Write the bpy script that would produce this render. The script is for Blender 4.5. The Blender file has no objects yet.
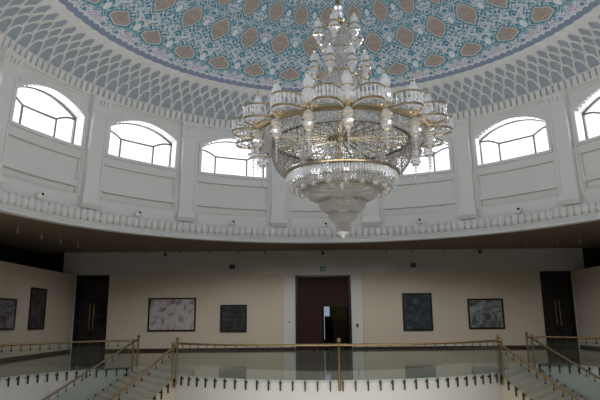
import bpy, math, random
import numpy as np
from mathutils import Vector, Matrix
random.seed(7)
PI = math.pi
scene = bpy.context.scene
COL = scene.collection
R = math.radians

# ------------------------------------------------------------------ helpers
def lin(c):
    return tuple(((x / 12.92) if x <= .04045 else ((x + .055) / 1.055) ** 2.4) for x in c)

def rgb(r, g, b):
    return lin((r / 255, g / 255, b / 255)) + (1.0,)

class MB:
    """collects shapes and links them as one mesh object"""
    def __init__(s): s.v = []; s.f = []; s.m = []; s.cm = 0
    def add(s, vs, fs):
        o = len(s.v); s.v += [tuple(p) for p in vs]
        s.f += [tuple(i + o for i in q) for q in fs]; s.m += [s.cm] * len(fs)
        return s
    def box(s, c, d, rz=0.0, M=None):
        hx, hy, hz = d[0] / 2, d[1] / 2, d[2] / 2
        vs = [Vector((x, y, z)) for z in (-hz, hz) for x, y in ((-hx, -hy), (hx, -hy), (hx, hy), (-hx, hy))]
        m = Matrix.Translation(Vector(c)) @ Matrix.Rotation(rz, 4, 'Z')
        if M is not None: m = M @ m
        return s.add([m @ p for p in vs], [(0, 3, 2, 1), (4, 5, 6, 7), (0, 1, 5, 4), (1, 2, 6, 5), (2, 3, 7, 6), (3, 0, 4, 7)])
    def prism(s, pts, z0, z1):
        n = len(pts)
        vs = [(x, y, z0) for x, y in pts] + [(x, y, z1) for x, y in pts]
        fs = [tuple(range(n))[::-1], tuple(range(n, 2 * n))] + [(i, (i + 1) % n, n + (i + 1) % n, n + i) for i in range(n)]
        return s.add(vs, fs)
    def lathe(s, prof, n=24, c=(0, 0, 0), a0=0.0):
        vs = []; fs = []
        for r, z in prof:
            for i in range(n):
                a = a0 + 2 * PI * i / n
                vs.append((c[0] + r * math.cos(a), c[1] + r * math.sin(a), c[2] + z))
        for k in range(len(prof) - 1):
            for i in range(n):
                j = (i + 1) % n
                fs.append((k * n + i, k * n + j, (k + 1) * n + j, (k + 1) * n + i))
        return s.add(vs, fs)
    def tube(s, path, r, n=8, closed=False, caps=True):
        P = [Vector(p) for p in path]; L = len(P); vs = []; fs = []
        for i in range(L):
            if closed: t = P[(i + 1) % L] - P[i - 1]
            else: t = P[min(i + 1, L - 1)] - P[max(i - 1, 0)]
            t.normalize()
            up = Vector((0, 0, 1)) if abs(t.z) < .95 else Vector((1, 0, 0))
            a = t.cross(up).normalized(); b = t.cross(a)
            for k in range(n):
                w = 2 * PI * k / n
                vs.append(P[i] + (a * math.cos(w) + b * math.sin(w)) * r)
        for i in range(L if closed else L - 1):
            j = (i + 1) % L
            for k in range(n):
                q = (k + 1) % n
                fs.append((i * n + k, i * n + q, j * n + q, j * n + k))
        if caps and not closed:
            fs.append(tuple(range(n))); fs.append(tuple(range((L - 1) * n, L * n))[::-1])
        return s.add(vs, fs)
    def sweep(s, path, prof, outs, closed=False):
        """prof: list of (outward, up); outs: outward unit vector (x,y) per path point; up = z"""
        n = len(prof); vs = []; fs = []; L = len(path)
        for p, o in zip(path, outs):
            for a, b in prof: vs.append((p[0] + o[0] * a, p[1] + o[1] * a, p[2] + b))
        for i in range(L if closed else L - 1):
            j = (i + 1) % L
            for k in range(n):
                q = (k + 1) % n
                fs.append((i * n + k, i * n + q, j * n + q, j * n + k))
        if not closed:
            fs.append(tuple(range(n))); fs.append(tuple(range((L - 1) * n, L * n))[::-1])
        return s.add(vs, fs)
    def bead(s, c, r, h=None):
        h = r if h is None else h
        x, y, z = c
        return s.add([(x + r, y, z), (x, y + r, z), (x - r, y, z), (x, y - r, z), (x, y, z + h), (x, y, z - h)],
                     [(0, 1, 4), (1, 2, 4), (2, 3, 4), (3, 0, 4), (1, 0, 5), (2, 1, 5), (3, 2, 5), (0, 3, 5)])
    def ball(s, c, r, n=10, m=6, sz=1.0):
        return s.lathe([(max(r * math.sin(PI * k / m), 1e-4), -r * sz * math.cos(PI * k / m)) for k in range(m + 1)], n, c)
    def build(s, name, mat, parent=None, smooth=False, origin=None):
        me = bpy.data.meshes.new(name)
        vs = s.v
        if origin is not None: vs = [(p[0] - origin[0], p[1] - origin[1], p[2] - origin[2]) for p in vs]
        me.from_pydata(vs, [], s.f); me.update()
        for m in (mat if isinstance(mat, (list, tuple)) else [mat]): me.materials.append(m)
        if any(s.m): me.polygons.foreach_set('material_index', s.m)
        if smooth: me.polygons.foreach_set('use_smooth', [True] * len(s.f))
        ob = bpy.data.objects.new(name, me); COL.objects.link(ob)
        if parent is not None: ob.parent = parent
        return ob

def move_origin(o, loc):
    loc = Vector(loc)
    o.data.transform(Matrix.Translation(-loc)); o.location = loc
    return o

def tag(o, label=None, cat=None, group=None, kind=None):
    if label: o['label'] = label
    if cat: o['category'] = cat
    if group: o['group'] = group
    if kind: o['kind'] = kind
    return o

def struct(o): o['kind'] = 'structure'; return o

def empty(name, loc=(0, 0, 0), rz=0.0):
    o = bpy.data.objects.new(name, None); COL.objects.link(o); o.location = loc; o.rotation_euler.z = rz
    o.empty_display_size = .2
    return o

def dup(root, loc=None, rz=None, parent='same'):
    r = root.copy(); COL.objects.link(r)
    if loc is not None: r.location = loc
    if rz is not None: r.rotation_euler.z = rz
    for ch in list(root.children):
        c = ch.copy(); COL.objects.link(c); c.parent = r
        for g in list(ch.children):
            d = g.copy(); COL.objects.link(d); d.parent = c
    return r

# ------------------------------------------------------------------ materials
def newmat(name):
    m = bpy.data.materials.new(name); m.use_nodes = True
    nt = m.node_tree; b = nt.nodes['Principled BSDF']
    return m, nt, b

def principled(name, col, rough=.5, metal=0.0, noise=0.0, nscale=6.0, bump=0.0, spec=None, trans=0.0):
    m, nt, b = newmat(name)
    b.inputs['Base Color'].default_value = col
    b.inputs['Roughness'].default_value = rough; b.inputs['Metallic'].default_value = metal
    if spec is not None: b.inputs['Specular IOR Level'].default_value = spec
    if trans: b.inputs['Transmission Weight'].default_value = trans
    if noise or bump:
        tc = nt.nodes.new('ShaderNodeTexCoord'); nz = nt.nodes.new('ShaderNodeTexNoise')
        nz.inputs['Scale'].default_value = nscale; nz.inputs['Detail'].default_value = 4
        nt.links.new(tc.outputs['Object'], nz.inputs['Vector'])
        if noise:
            mx = nt.nodes.new('ShaderNodeMix'); mx.data_type = 'RGBA'
            mx.inputs[6].default_value = tuple(c * (1 - noise) for c in col[:3]) + (1,)
            mx.inputs[7].default_value = tuple(min(1, c * (1 + noise)) for c in col[:3]) + (1,)
            nt.links.new(nz.outputs['Fac'], mx.inputs[0]); nt.links.new(mx.outputs[2], b.inputs['Base Color'])
        if bump:
            bp = nt.nodes.new('ShaderNodeBump'); bp.inputs['Strength'].default_value = bump
            nt.links.new(nz.outputs['Fac'], bp.inputs['Height']); nt.links.new(bp.outputs[0], b.inputs['Normal'])
    return m

M = {}
M['plaster'] = principled('white_plaster', rgb(212, 213, 211), .6, noise=.02, nscale=2)
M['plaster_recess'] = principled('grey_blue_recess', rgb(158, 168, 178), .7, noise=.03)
M['wall_white'] = principled('white_wall_paint', rgb(224, 223, 221), .65, noise=.02, nscale=1.5)
M['frieze'] = principled('frieze_paint', rgb(196, 190, 180), .7, noise=.02, nscale=1.5)
M['cream'] = principled('cream_panel', rgb(217, 206, 188), .7, noise=.03, nscale=3)
M['ceiling'] = principled('gallery_ceiling_paint', rgb(152, 136, 118), .8, noise=.03)
M['dark'] = principled('void_shade', rgb(26, 26, 26), .9)  # near-black colour stands in for the shade of unlit space
M['gold'] = principled('polished_gold', rgb(216, 200, 168), .25, 1.0)
M['brass'] = principled('brass', rgb(156, 134, 100), .32, 1.0, noise=.05)
M['steel'] = principled('dark_steel', rgb(70, 68, 62), .4, .8)
M['blackframe'] = principled('black_frame', rgb(16, 15, 15), .35, noise=.1)
M['muntin'] = principled('grey_window_bar', rgb(96, 96, 92), .5)
M['doorwood'] = principled('dark_maroon_wood', rgb(50, 23, 22), .6, noise=.15, nscale=5, spec=.25)
M['darkdoor'] = principled('dark_door', rgb(30, 27, 25), .35, noise=.1)
M['darkglass'] = principled('dark_door_glass', rgb(22, 24, 25), .12)
M['baseboard'] = principled('dark_baseboard', rgb(52, 40, 34), .4, noise=.1)
M['white_metal'] = principled('white_metal', rgb(225, 225, 220), .4)
M['black'] = principled('black_plastic', rgb(14, 14, 14), .4)
M['grille'] = principled('grey_grille', rgb(120, 120, 116), .5, .3)
M['spot_body'] = principled('beige_spot_body', rgb(168, 158, 142), .4)
M['green'] = principled('green_sign', rgb(40, 110, 96), .4)
M['signwhite'] = principled('sign_white', rgb(200, 225, 215), .4)
M['red'] = principled('dark_red_plastic', rgb(90, 28, 26), .4)
M['stairstone'] = principled('beige_stair_stone', rgb(188, 172, 144), .3, noise=.08, nscale=9)
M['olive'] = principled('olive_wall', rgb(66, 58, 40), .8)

def transparent_mix(name, tint, fac, rough=.02, dcol=None, dfac=0.0):
    m = bpy.data.materials.new(name); m.use_nodes = True; nt = m.node_tree; nt.nodes.clear()
    out = nt.nodes.new('ShaderNodeOutputMaterial')
    t = nt.nodes.new('ShaderNodeBsdfTransparent'); t.inputs[0].default_value = tint
    g = nt.nodes.new('ShaderNodeBsdfGlossy'); g.inputs['Roughness'].default_value = rough
    g.inputs['Color'].default_value = (1, 1, 1, 1)
    fr = nt.nodes.new('ShaderNodeLayerWeight'); fr.inputs[0].default_value = .5
    mm = nt.nodes.new('ShaderNodeMath'); mm.operation = 'MULTIPLY'; mm.inputs[1].default_value = fac
    p = nt.nodes.new('ShaderNodeMath'); p.operation = 'POWER'; p.inputs[1].default_value = 2.0
    nt.links.new(fr.outputs['Facing'], p.inputs[0])
    ad = nt.nodes.new('ShaderNodeMath'); ad.operation = 'ADD'; ad.inputs[1].default_value = .05 if fac < .9 else .14
    nt.links.new(p.outputs[0], ad.inputs[0]); nt.links.new(ad.outputs[0], mm.inputs[0])
    mx = nt.nodes.new('ShaderNodeMixShader')
    nt.links.new(mm.outputs[0], mx.inputs[0]); nt.links.new(t.outputs[0], mx.inputs[1]); nt.links.new(g.outputs[0], mx.inputs[2])
    last = mx
    if dcol:
        d = nt.nodes.new('ShaderNodeBsdfDiffuse'); d.inputs[0].default_value = dcol
        m2 = nt.nodes.new('ShaderNodeMixShader'); m2.inputs[0].default_value = dfac
        nt.links.new(mx.outputs[0], m2.inputs[1]); nt.links.new(d.outputs[0], m2.inputs[2]); last = m2
    nt.links.new(last.outputs[0], out.inputs[0])
    return m
M['pane'] = transparent_mix('window_pane', (.97, .98, 1, 1), .3)
M['rail_glass'] = transparent_mix('railing_glass', (.93, .955, .94, 1), .32, .03, rgb(150, 165, 155), .025)
M['slit'] = transparent_mix('tinted_slit_pane', (.16, .20, .25, 1), .3)
M['crystal'] = transparent_mix('crystal', (.92, .93, .95, 1), 1.0, .08, rgb(225, 225, 226), .36)
M['crystal_dense'] = transparent_mix('cut_crystal', (.9, .91, .93, 1), 1.0, .05, rgb(240, 241, 243), .44)
M['crystal_smoke'] = transparent_mix('crystal_net', (.86, .86, .86, 1), 1.0, .1, rgb(188, 186, 183), .36)

# ---- expression helper for node based patterns
class NX:
    nt = None
    def __init__(s, sock): s.s = sock
    @staticmethod
    def op(o, *a):
        n = NX.nt.nodes.new('ShaderNodeMath'); n.operation = o
        for i, x in enumerate(a):
            if isinstance(x, NX): NX.nt.links.new(x.s, n.inputs[i])
            else: n.inputs[i].default_value = float(x)
        return NX(n.outputs[0])
    def __add__(s, o): return NX.op('ADD', s, o)
    def __radd__(s, o): return NX.op('ADD', o, s)
    def __sub__(s, o): return NX.op('SUBTRACT', s, o)
    def __rsub__(s, o): return NX.op('SUBTRACT', o, s)
    def __mul__(s, o): return NX.op('MULTIPLY', s, o)
    def __rmul__(s, o): return NX.op('MULTIPLY', o, s)
    def __truediv__(s, o): return NX.op('DIVIDE', s, o)
    def lt(s, o): return NX.op('LESS_THAN', s, o)
    def gt(s, o): return NX.op('GREATER_THAN', s, o)
def nabs(a): return NX.op('ABSOLUTE', a)
def nfract(a): return NX.op('FRACT', a)
def nfloor(a): return NX.op('FLOOR', a)
def nsqrt(a): return NX.op('SQRT', a)
def nmax(a, b): return NX.op('MAXIMUM', a, b)
def nmin(a, b): return NX.op('MINIMUM', a, b)
def ncos(a): return NX.op('COSINE', a)
def nsin(a): return NX.op('SINE', a)
def natan2(a, b): return NX.op('ARCTAN2', a, b)
def nmod2(a): return NX.op('FLOORED_MODULO', a, 2.0)
def mixc(fac, a, b):
    n = NX.nt.nodes.new('ShaderNodeMix'); n.data_type = 'RGBA'
    NX.nt.links.new(fac.s, n.inputs[0])
    for x, i in ((a, 6), (b, 7)):
        if isinstance(x, NX): NX.nt.links.new(x.s, n.inputs[i])
        else: n.inputs[i].default_value = x
    return NX(n.outputs[2])

def dome_material():
    m, nt, b = newmat('dome_arabesque'); NX.nt = nt
    b.inputs['Roughness'].default_value = .6
    uv = nt.nodes.new('ShaderNodeUVMap'); uv.uv_map = 'pattern'
    sp = nt.nodes.new('ShaderNodeSeparateXYZ'); nt.links.new(uv.outputs[0], sp.inputs[0])
    u, v = NX(sp.outputs[0]), NX(sp.outputs[1])
    row = nfloor(v); first = v.lt(1.0)
    # half-cell stagger: even rows sit between the axes of the odd rows
    x = nfract(u + .5 - nmod2(row) * .5) - .5
    y = nfract(v) - .5
    ax = nabs(x)
    # medallions of the upper rows: lobed ogee
    X = ax / .27; Y = y / .365
    r = nsqrt(X * X + Y * Y); ph = natan2(Y, X)
    bound = .86 + .07 * ncos(ph * 4.0) + .05 * ncos(ph * 8.0)
    dB = r - bound
    # medallions of the first row: pointed house with scalloped foot
    yy = y + .02
    top = yy + ax * .75 - .23
    side = ax - .25
    foot = ax * .4 - .18 - yy
    dA = nmax(nmax(top, side), foot) * 3.2
    d = first * dA + (1.0 - first) * dB
    # curled line work, mirrored about every medallion axis
    cmb = nt.nodes.new('ShaderNodeCombineXYZ')
    wx = ax * 9.0 + .6 * nsin(y * 20.0) ; wy = y * 7.8 + .5 * nsin(ax * 22.0)
    nt.links.new(wx.s, cmb.inputs[0]); nt.links.new(wy.s, cmb.inputs[1]); nt.links.new((row * 7.3).s, cmb.inputs[2])
    vo = nt.nodes.new('ShaderNodeTexVoronoi'); vo.voronoi_dimensions = '3D'; vo.feature = 'DISTANCE_TO_EDGE'
    vo.inputs['Scale'].default_value = 1.0; nt.links.new(cmb.outputs[0], vo.inputs['Vector'])
    v1 = nt.nodes.new('ShaderNodeTexVoronoi'); v1.feature = 'F1'; v1.inputs['Scale'].default_value = 1.0
    nt.links.new(cmb.outputs[0], v1.inputs['Vector'])
    line = NX(vo.outputs['Distance']).lt(.13)
    leaf = NX(v1.outputs['Distance']).lt(.16)
    nz = nt.nodes.new('ShaderNodeTexNoise'); nz.inputs['Scale'].default_value = 2.0
    nt.links.new(cmb.outputs[0], nz.inputs['Vector'])
    nf = NX(nz.outputs['Fac'])
    teal = mixc(nf.gt(.53), rgb(50, 122, 144), rgb(92, 150, 172))
    white = rgb(196, 202, 208)
    c = mixc(line, teal, white)
    c = mixc(leaf, c, rgb(150, 184, 196))
    # lilac lace between the feet of the first row
    lace = first * (y + .16 - ax * .35).lt(-.22) * ax.gt(.24)
    c = mixc(lace, c, mixc(line, rgb(160, 160, 178), rgb(206, 204, 212)))
    # blue lozenge and pear shaped white drop at each cell side
    sx = .5 - ax
    lz = (sx * 1.0 + nabs(y - .36) * 1.0).lt(.065)
    c = mixc(lz, c, rgb(60, 132, 166))
    dy = y - .04
    pear = nsqrt((sx / .085) * (sx / .085) + (dy / .12) * (dy / .12)) + dy * 1.4
    c = mixc(pear.lt(1.2), c, rgb(70, 150, 165))
    c = mixc(pear.lt(.95), c, rgb(214, 216, 220))
    # medallion: teal halo, white outline, brown field with faint flowers
    c = mixc(d.lt(.24), c, rgb(66, 132, 148))
    c = mixc(d.lt(.11), c, rgb(190, 190, 190))
    n2 = nt.nodes.new('ShaderNodeTexNoise'); n2.inputs['Scale'].default_value = 1.5; n2.inputs['Detail'].default_value = 3
    nt.links.new(cmb.outputs[0], n2.inputs['Vector'])
    field = mixc(NX(n2.outputs['Fac']).gt(.52), rgb(150, 140, 132), rgb(168, 156, 146))
    field = mixc(NX(n2.outputs['Fac']).gt(.62), field, rgb(178, 156, 136))
    c = mixc(d.lt(0.0), c, field)
    # white scalloped border and plain blue band at the foot
    edge = v - .05 * nabs(nsin(u * PI * 6))
    c = mixc(edge.lt(.045), c, rgb(206, 210, 216))
    c = mixc(edge.lt(.0), c, rgb(126, 140, 164))
    nt.links.new(c.s, b.inputs['Base Color'])
    return m
M['dome'] = dome_material()

def floor_material():
    m, nt, b = newmat('polished_stone_floor'); NX.nt = nt
    b.inputs['Roughness'].default_value = .07; b.inputs['Specular IOR Level'].default_value = .6
    tc = nt.nodes.new('ShaderNodeTexCoord'); sp = nt.nodes.new('ShaderNodeSeparateXYZ')
    nt.links.new(tc.outputs['Object'], sp.inputs[0])
    x, y = NX(sp.outputs[0]), NX(sp.outputs[1])
    d = nsqrt(x * x + (y - 9.6) * (y - 9.6))
    nz = nt.nodes.new('ShaderNodeTexNoise'); nz.inputs['Scale'].default_value = 1.6; nz.inputs['Detail'].default_value = 6
    nt.links.new(tc.outputs['Object'], nz.inputs['Vector'])
    f = NX(nz.outputs['Fac'])
    base = mixc(f, rgb(72, 57, 46), rgb(98, 80, 64))
    band = mixc(f, rgb(172, 168, 154), rgb(196, 190, 174))
    gx = nabs(nfract(x / 1.2) - .5).gt(.492); gy = nabs(nfract(y / 1.2) - .5).gt(.492)
    c = mixc(d.gt(5.0) * y.lt(7.5), base, band)
    c = mixc(nmax(gx, gy) * .35, c, rgb(70, 60, 52))
    nt.links.new(c.s, b.inputs['Base Color'])
    return m
M['floor'] = floor_material()

def canvas_material(name, cols, scale, stretch, seed, thresh=(.35, .5, .62, .72)):
    m, nt, b = newmat(name); b.inputs['Roughness'].default_value = .6
    tc = nt.nodes.new('ShaderNodeTexCoord'); mp = nt.nodes.new('ShaderNodeMapping')
    mp.inputs['Scale'].default_value = stretch; mp.inputs['Location'].default_value = (seed, seed * .7, seed * .3)
    nt.links.new(tc.outputs['Generated'], mp.inputs[0])
    nz = nt.nodes.new('ShaderNodeTexNoise'); nz.inputs['Scale'].default_value = scale; nz.inputs['Detail'].default_value = 8
    nz.inputs['Roughness'].default_value = .68; nz.inputs['Distortion'].default_value = 1.2
    nt.links.new(mp.outputs[0], nz.inputs['Vector'])
    cr = nt.nodes.new('ShaderNodeValToRGB'); e = cr.color_ramp.elements
    while len(e) < len(cols): e.new(.5)
    for i, c in enumerate(cols): e[i].position = thresh[i]; e[i].color = c
    nt.links.new(nz.outputs['Fac'], cr.inputs[0]); nt.links.new(cr.outputs[0], b.inputs['Base Color'])
    return m

# ------------------------------------------------------------------ drum
NB = 16
BAY = 2 * PI / NB
def rd(z): return 12.0 - (z - 6.4) * .077         # the drum leans in a little
def cyl(th, z, dr=0.0):                            # th measured from +y towards +x
    r = rd(z) + dr
    return (r * math.sin(th), r * math.cos(th), z)
W_HALF = R(8.0); Z_SILL = 8.74; Z_SPR = 10.02; Z_APEX = 10.56
def arch_top(s):                                   # segmental arch
    h = Z_APEX - Z_SPR; a = W_HALF; rr = (a * a * 138 + h * h) / (2 * h)      # 138 = r^2
    q = s * 11.75
    return Z_SPR + math.sqrt(max(rr * rr - q * q, 0)) - (rr - h)

def build_drum():
    mb = MB(); e = R(.03)
    pan = R(8.25)
    svals = sorted(set([-BAY / 2, BAY / 2] + [sg * (pan + t * e) for sg in (-1, 1) for t in (0, 1)] +
                       [-W_HALF + 2 * W_HALF * i / 20 for i in range(21)] + [sg * R(9.6) for sg in (-1, 1)]))
    zlow = [6.2, 6.70, 6.71, 6.78, 6.79, 7.09, 7.10, 7.34, 7.35, 8.24, 8.25, 8.5, Z_SILL]
    def dr(s, z):
        if abs(s) > pan + e * .5: return 0.0
        if 7.345 < z < 8.245: return .09
        if 6.785 < z < 7.095: return .09
        if z < 6.705: return -.03
        return 0.0
    for k in range(NB):
        th0 = k * BAY
        for i in range(len(svals) - 1):
            s0, s1 = svals[i], svals[i + 1]
            inside = abs((s0 + s1) / 2) < W_HALF
            for j in range(len(zlow) - 1):
                z0, z1 = zlow[j], zlow[j + 1]
                mb.add([cyl(th0 + s0, z0, dr(s0, z0)), cyl(th0 + s1, z0, dr(s1, z0)), cyl(th0 + s1, z1, dr(s1, z1)), cyl(th0 + s0, z1, dr(s0, z1))], [(0, 1, 2, 3)])
            if inside:
                a0, a1 = arch_top(s0), arch_top(s1)
            else:
                a0 = a1 = Z_SILL
                mb.add([cyl(th0 + s0, Z_SILL), cyl(th0 + s1, Z_SILL), cyl(th0 + s1, Z_SPR), cyl(th0 + s0, Z_SPR)], [(0, 1, 2, 3)])
                a0 = a1 = Z_SPR
            mb.add([cyl(th0 + s0, a0), cyl(th0 + s1, a0), cyl(th0 + s1, 11.25), cyl(th0 + s0, 11.25)], [(0, 1, 2, 3)])
        # reveal of the opening
        ol = outline(20)
        for i in range(len(ol)):
            (sa, za), (sb, zb) = ol[i], ol[(i + 1) % len(ol)]
            mb.add([cyl(th0 + sa, za), cyl(th0 + sb, zb), cyl(th0 + sb, zb, .55), cyl(th0 + sa, za, .55)], [(0, 1, 2, 3)])
    return struct(mb.build('wall_drum', M['plaster']))
def outline(n, inset=0.0):
    w = W_HALF - inset / 11.75; pts = [(-w, Z_SILL + inset), (w, Z_SILL + inset)]
    for i in range(n + 1):
        s = w - 2 * w * i / n
        pts.append((s, arch_top(s) - inset))
    return pts
build_drum()

# architraves (raised moulding round each window opening)
def build_architraves():
    mb = MB()
    for k in range(NB):
        th0 = k * BAY; n = 24
        inner = [(W_HALF, Z_SILL - .10)] + [(W_HALF - 2 * W_HALF * i / n, arch_top(W_HALF - 2 * W_HALF * i / n)) for i in range(n + 1)] + [(-W_HALF, Z_SILL - .10)]
        w2 = W_HALF + .15 / 11.75
        outer = [(w2, Z_SILL - .10)] + [(w2 - 2 * w2 * i / n, arch_top((W_HALF - 2 * W_HALF * i / n)) + .15) for i in range(n + 1)] + [(-w2, Z_SILL - .10)]
        for i in range(len(inner) - 1):
            a, b, c, d = inner[i], inner[i + 1], outer[i + 1], outer[i]
            vs = [cyl(th0 + p[0], p[1], -.06) for p in (a, b, c, d)] + [cyl(th0 + p[0], p[1], .02) for p in (a, b, c, d)]
            mb.add(vs, [(0, 1, 2, 3), (0, 1, 5, 4), (3, 2, 6, 7)])
        for z0, z1, dp in ((Z_SILL - .12, Z_SILL, .09), (8.25, 8.31, .08), (7.10, 7.16, .08), (6.78, 6.82, .04)):
            ss = [-w2 + 2 * w2 * i / 8 for i in range(9)]
            for i in range(8):
                vs = [cyl(th0 + ss[i + q], z, d) for d in (-dp, .02) for z in (z0, z1) for q in (0, 1)]
                mb.add(vs, [(0, 1, 3, 2), (2, 3, 7, 6), (0, 1, 5, 4)])
    return struct(mb.build('trim_1', M['plaster']))
build_architraves()

# pilasters
def build_pilasters():
    for k in range(NB):
        th0 = (k + .5) * BAY
        mb = MB()
        def slab(w0, w1, z0, z1, d0, d1):        # tapering block standing off the drum
            vs = []
            for z, w, d in ((z0, w0, d0), (z1, w1, d1)):
                for q in (-1, -.5, 0, .5, 1): vs.append(cyl(th0 + q * w / 11.8, z, -d))
                for q in (1, -1): vs.append(cyl(th0 + q * w / 11.8, z, .03))
            n = 7
            mb.add(vs, [tuple(range(n)), tuple(range(2 * n - 1, n - 1, -1))] + [(i, (i + 1) % n, n + (i + 1) % n, n + i) for i in range(n)])
        slab(.53, .53, 6.72, 8.6, .05, .05)       # backing strip
        slab(.40, .40, 6.70, 10.2, .22, .22)      # shaft
        slab(.30, .30, 6.75, 10.15, .19, .19)
        for sg in (-1, 1):                         # raised fillets on the shaft
            a = th0 + sg * .34 / 11.8
            vs = [cyl(a + q * .045 / 11.8, z, -d) for z in (6.78, 10.15) for d in (.26, .2) for q in (-1, 1)]
            mb.add(vs, [(0, 1, 5, 4), (0, 4, 6, 2), (1, 3, 7, 5)])
        slab(.46, .40, 6.45, 6.74, .34, .24)       # foot block
        slab(.40, .46, 6.28, 6.45, .20, .34)
        slab(.40, .47, 10.2, 10.37, .22, .30)     # capital
        slab(.45, .45, 10.37, 10.77, .27, .29)
        slab(.47, .52, 10.77, 10.95, .30, .38)
        for q in (-.28, -.09, .09, .28):           # little tongues on the capital
            a = th0 + q / 11.8
            vs = [cyl(a + e * .06 / 11.8, z, -d) for z, d in ((10.57, .30), (10.8, .37)) for e in (-1, 1)] + [cyl(a + e * .06 / 11.8, z, -.26) for z in (10.57, 10.8) for e in (-1, 1)]
            mb.add(vs, [(0, 1, 3, 2), (0, 2, 6, 4), (1, 3, 7, 5), (0, 1, 5, 4)])
        o = mb.build('trim_%d' % (10 + k), M['plaster'])
        struct(o)
build_pilasters()

# windows
def build_windows():
    for k in range(NB):
        th0 = k * BAY
        root = struct(empty('window_%d' % (k + 1), cyl(th0, Z_SILL, .5))); org = root.location
        fr = MB()
        oo, ii = outline(20), outline(20, .05)
        for i in range(len(oo)):
            a, b = oo[i], oo[(i + 1) % len(oo)]; c, d = ii[(i + 1) % len(oo)], ii[i]
            vs = [cyl(th0 + p[0], p[1], .44) for p in (a, b, c, d)] + [cyl(th0 + p[0], p[1], .56) for p in (a, b, c, d)]
            fr.add(vs, [(0, 1, 2, 3), (4, 7, 6, 5), (2, 3, 7, 6)])
        fr.build('window_frame', M['muntin'], root, origin=org)
        bars = MB(); mu = R(3.8); zb = 9.72
        for sg in (-1, 1):
            bars.tube([cyl(th0 + sg * mu, Z_SILL, .5), cyl(th0 + sg * mu, zb, .5)], .045, 6)
            P = []
            for i in range(9):
                t = i / 8; s = mu + (W_HALF - mu) * t
                P.append(cyl(th0 + sg * s, zb + .25 * math.sin(PI * .62 * t) / math.sin(PI * .5) + 0.0 * t, .5))
            bars.tube(P, .042, 6)
        bars.tube([cyl(th0 - mu + 2 * mu * i / 6, zb, .5) for i in range(7)], .042, 6)
        bars.build('glazing_bars', M['muntin'], root, origin=org)
        pn = MB(); n = 20
        for i in range(n):
            s0, s1 = -W_HALF + 2 * W_HALF * i / n, -W_HALF + 2 * W_HALF * (i + 1) / n
            pn.add([cyl(th0 + s0, Z_SILL, .52), cyl(th0 + s1, Z_SILL, .52), cyl(th0 + s1, arch_top(s1), .52), cyl(th0 + s0, arch_top(s0), .52)], [(0, 1, 2, 3)])
        pn.build('window_pane', M['pane'], root, origin=org)
build_windows()

# bead moulding, lip and ledge under the drum
lip = MB()
lip.lathe([(12.03, 6.34), (11.93, 6.34), (11.93, 6.22), (11.80, 6.20), (11.78, 5.78), (11.62, 5.74), (11.60, 5.70), (11.66, 5.66), (11.66, 5.60), (11.60, 5.57),
           (11.54, 5.53), (11.52, 5.46), (11.56, 5.43), (11.80, 5.43), (11.80, 5.95)], 256)
struct(lip.build('trim_2', M['plaster'], smooth=False))
NBEAD = 16 * 15
beads = MB()
for i in range(NBEAD):
    a = 2 * PI * (i + .5) / NBEAD
    p = Vector((11.76 * math.sin(a), 11.76 * math.cos(a), 5.96))
    vs = []; fs = []; n, m_ = 10, 7
    er = Vector((math.sin(a), math.cos(a), 0)); et = Vector((math.cos(a), -math.sin(a), 0))
    for q in range(m_ + 1):
        w = PI * q / m_
        for t in range(n):
            b = 2 * PI * t / n
            vs.append(p + er * (.16 * math.sin(w) * math.cos(b)) + et * (.168 * math.sin(w) * math.sin(b)) + Vector((0, 0, -.26 * math.cos(w))))
    for q in range(m_):
        for t in range(n):
            fs.append((q * n + t, q * n + (t + 1) % n, (q + 1) * n + (t + 1) % n, (q + 1) * n + t))
    beads.add(vs, fs)
struct(beads.build('trim_3', M['plaster'], smooth=True))

# cornice below the honeycomb
cor = MB()
cor.lathe([(11.68, 10.84), (11.62, 10.86), (11.60, 10.93), (11.52, 10.95), (11.48, 11.0), (11.48, 11.04), (11.6, 11.06)], 256)
struct(cor.build('trim_4', M['plaster']))

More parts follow.
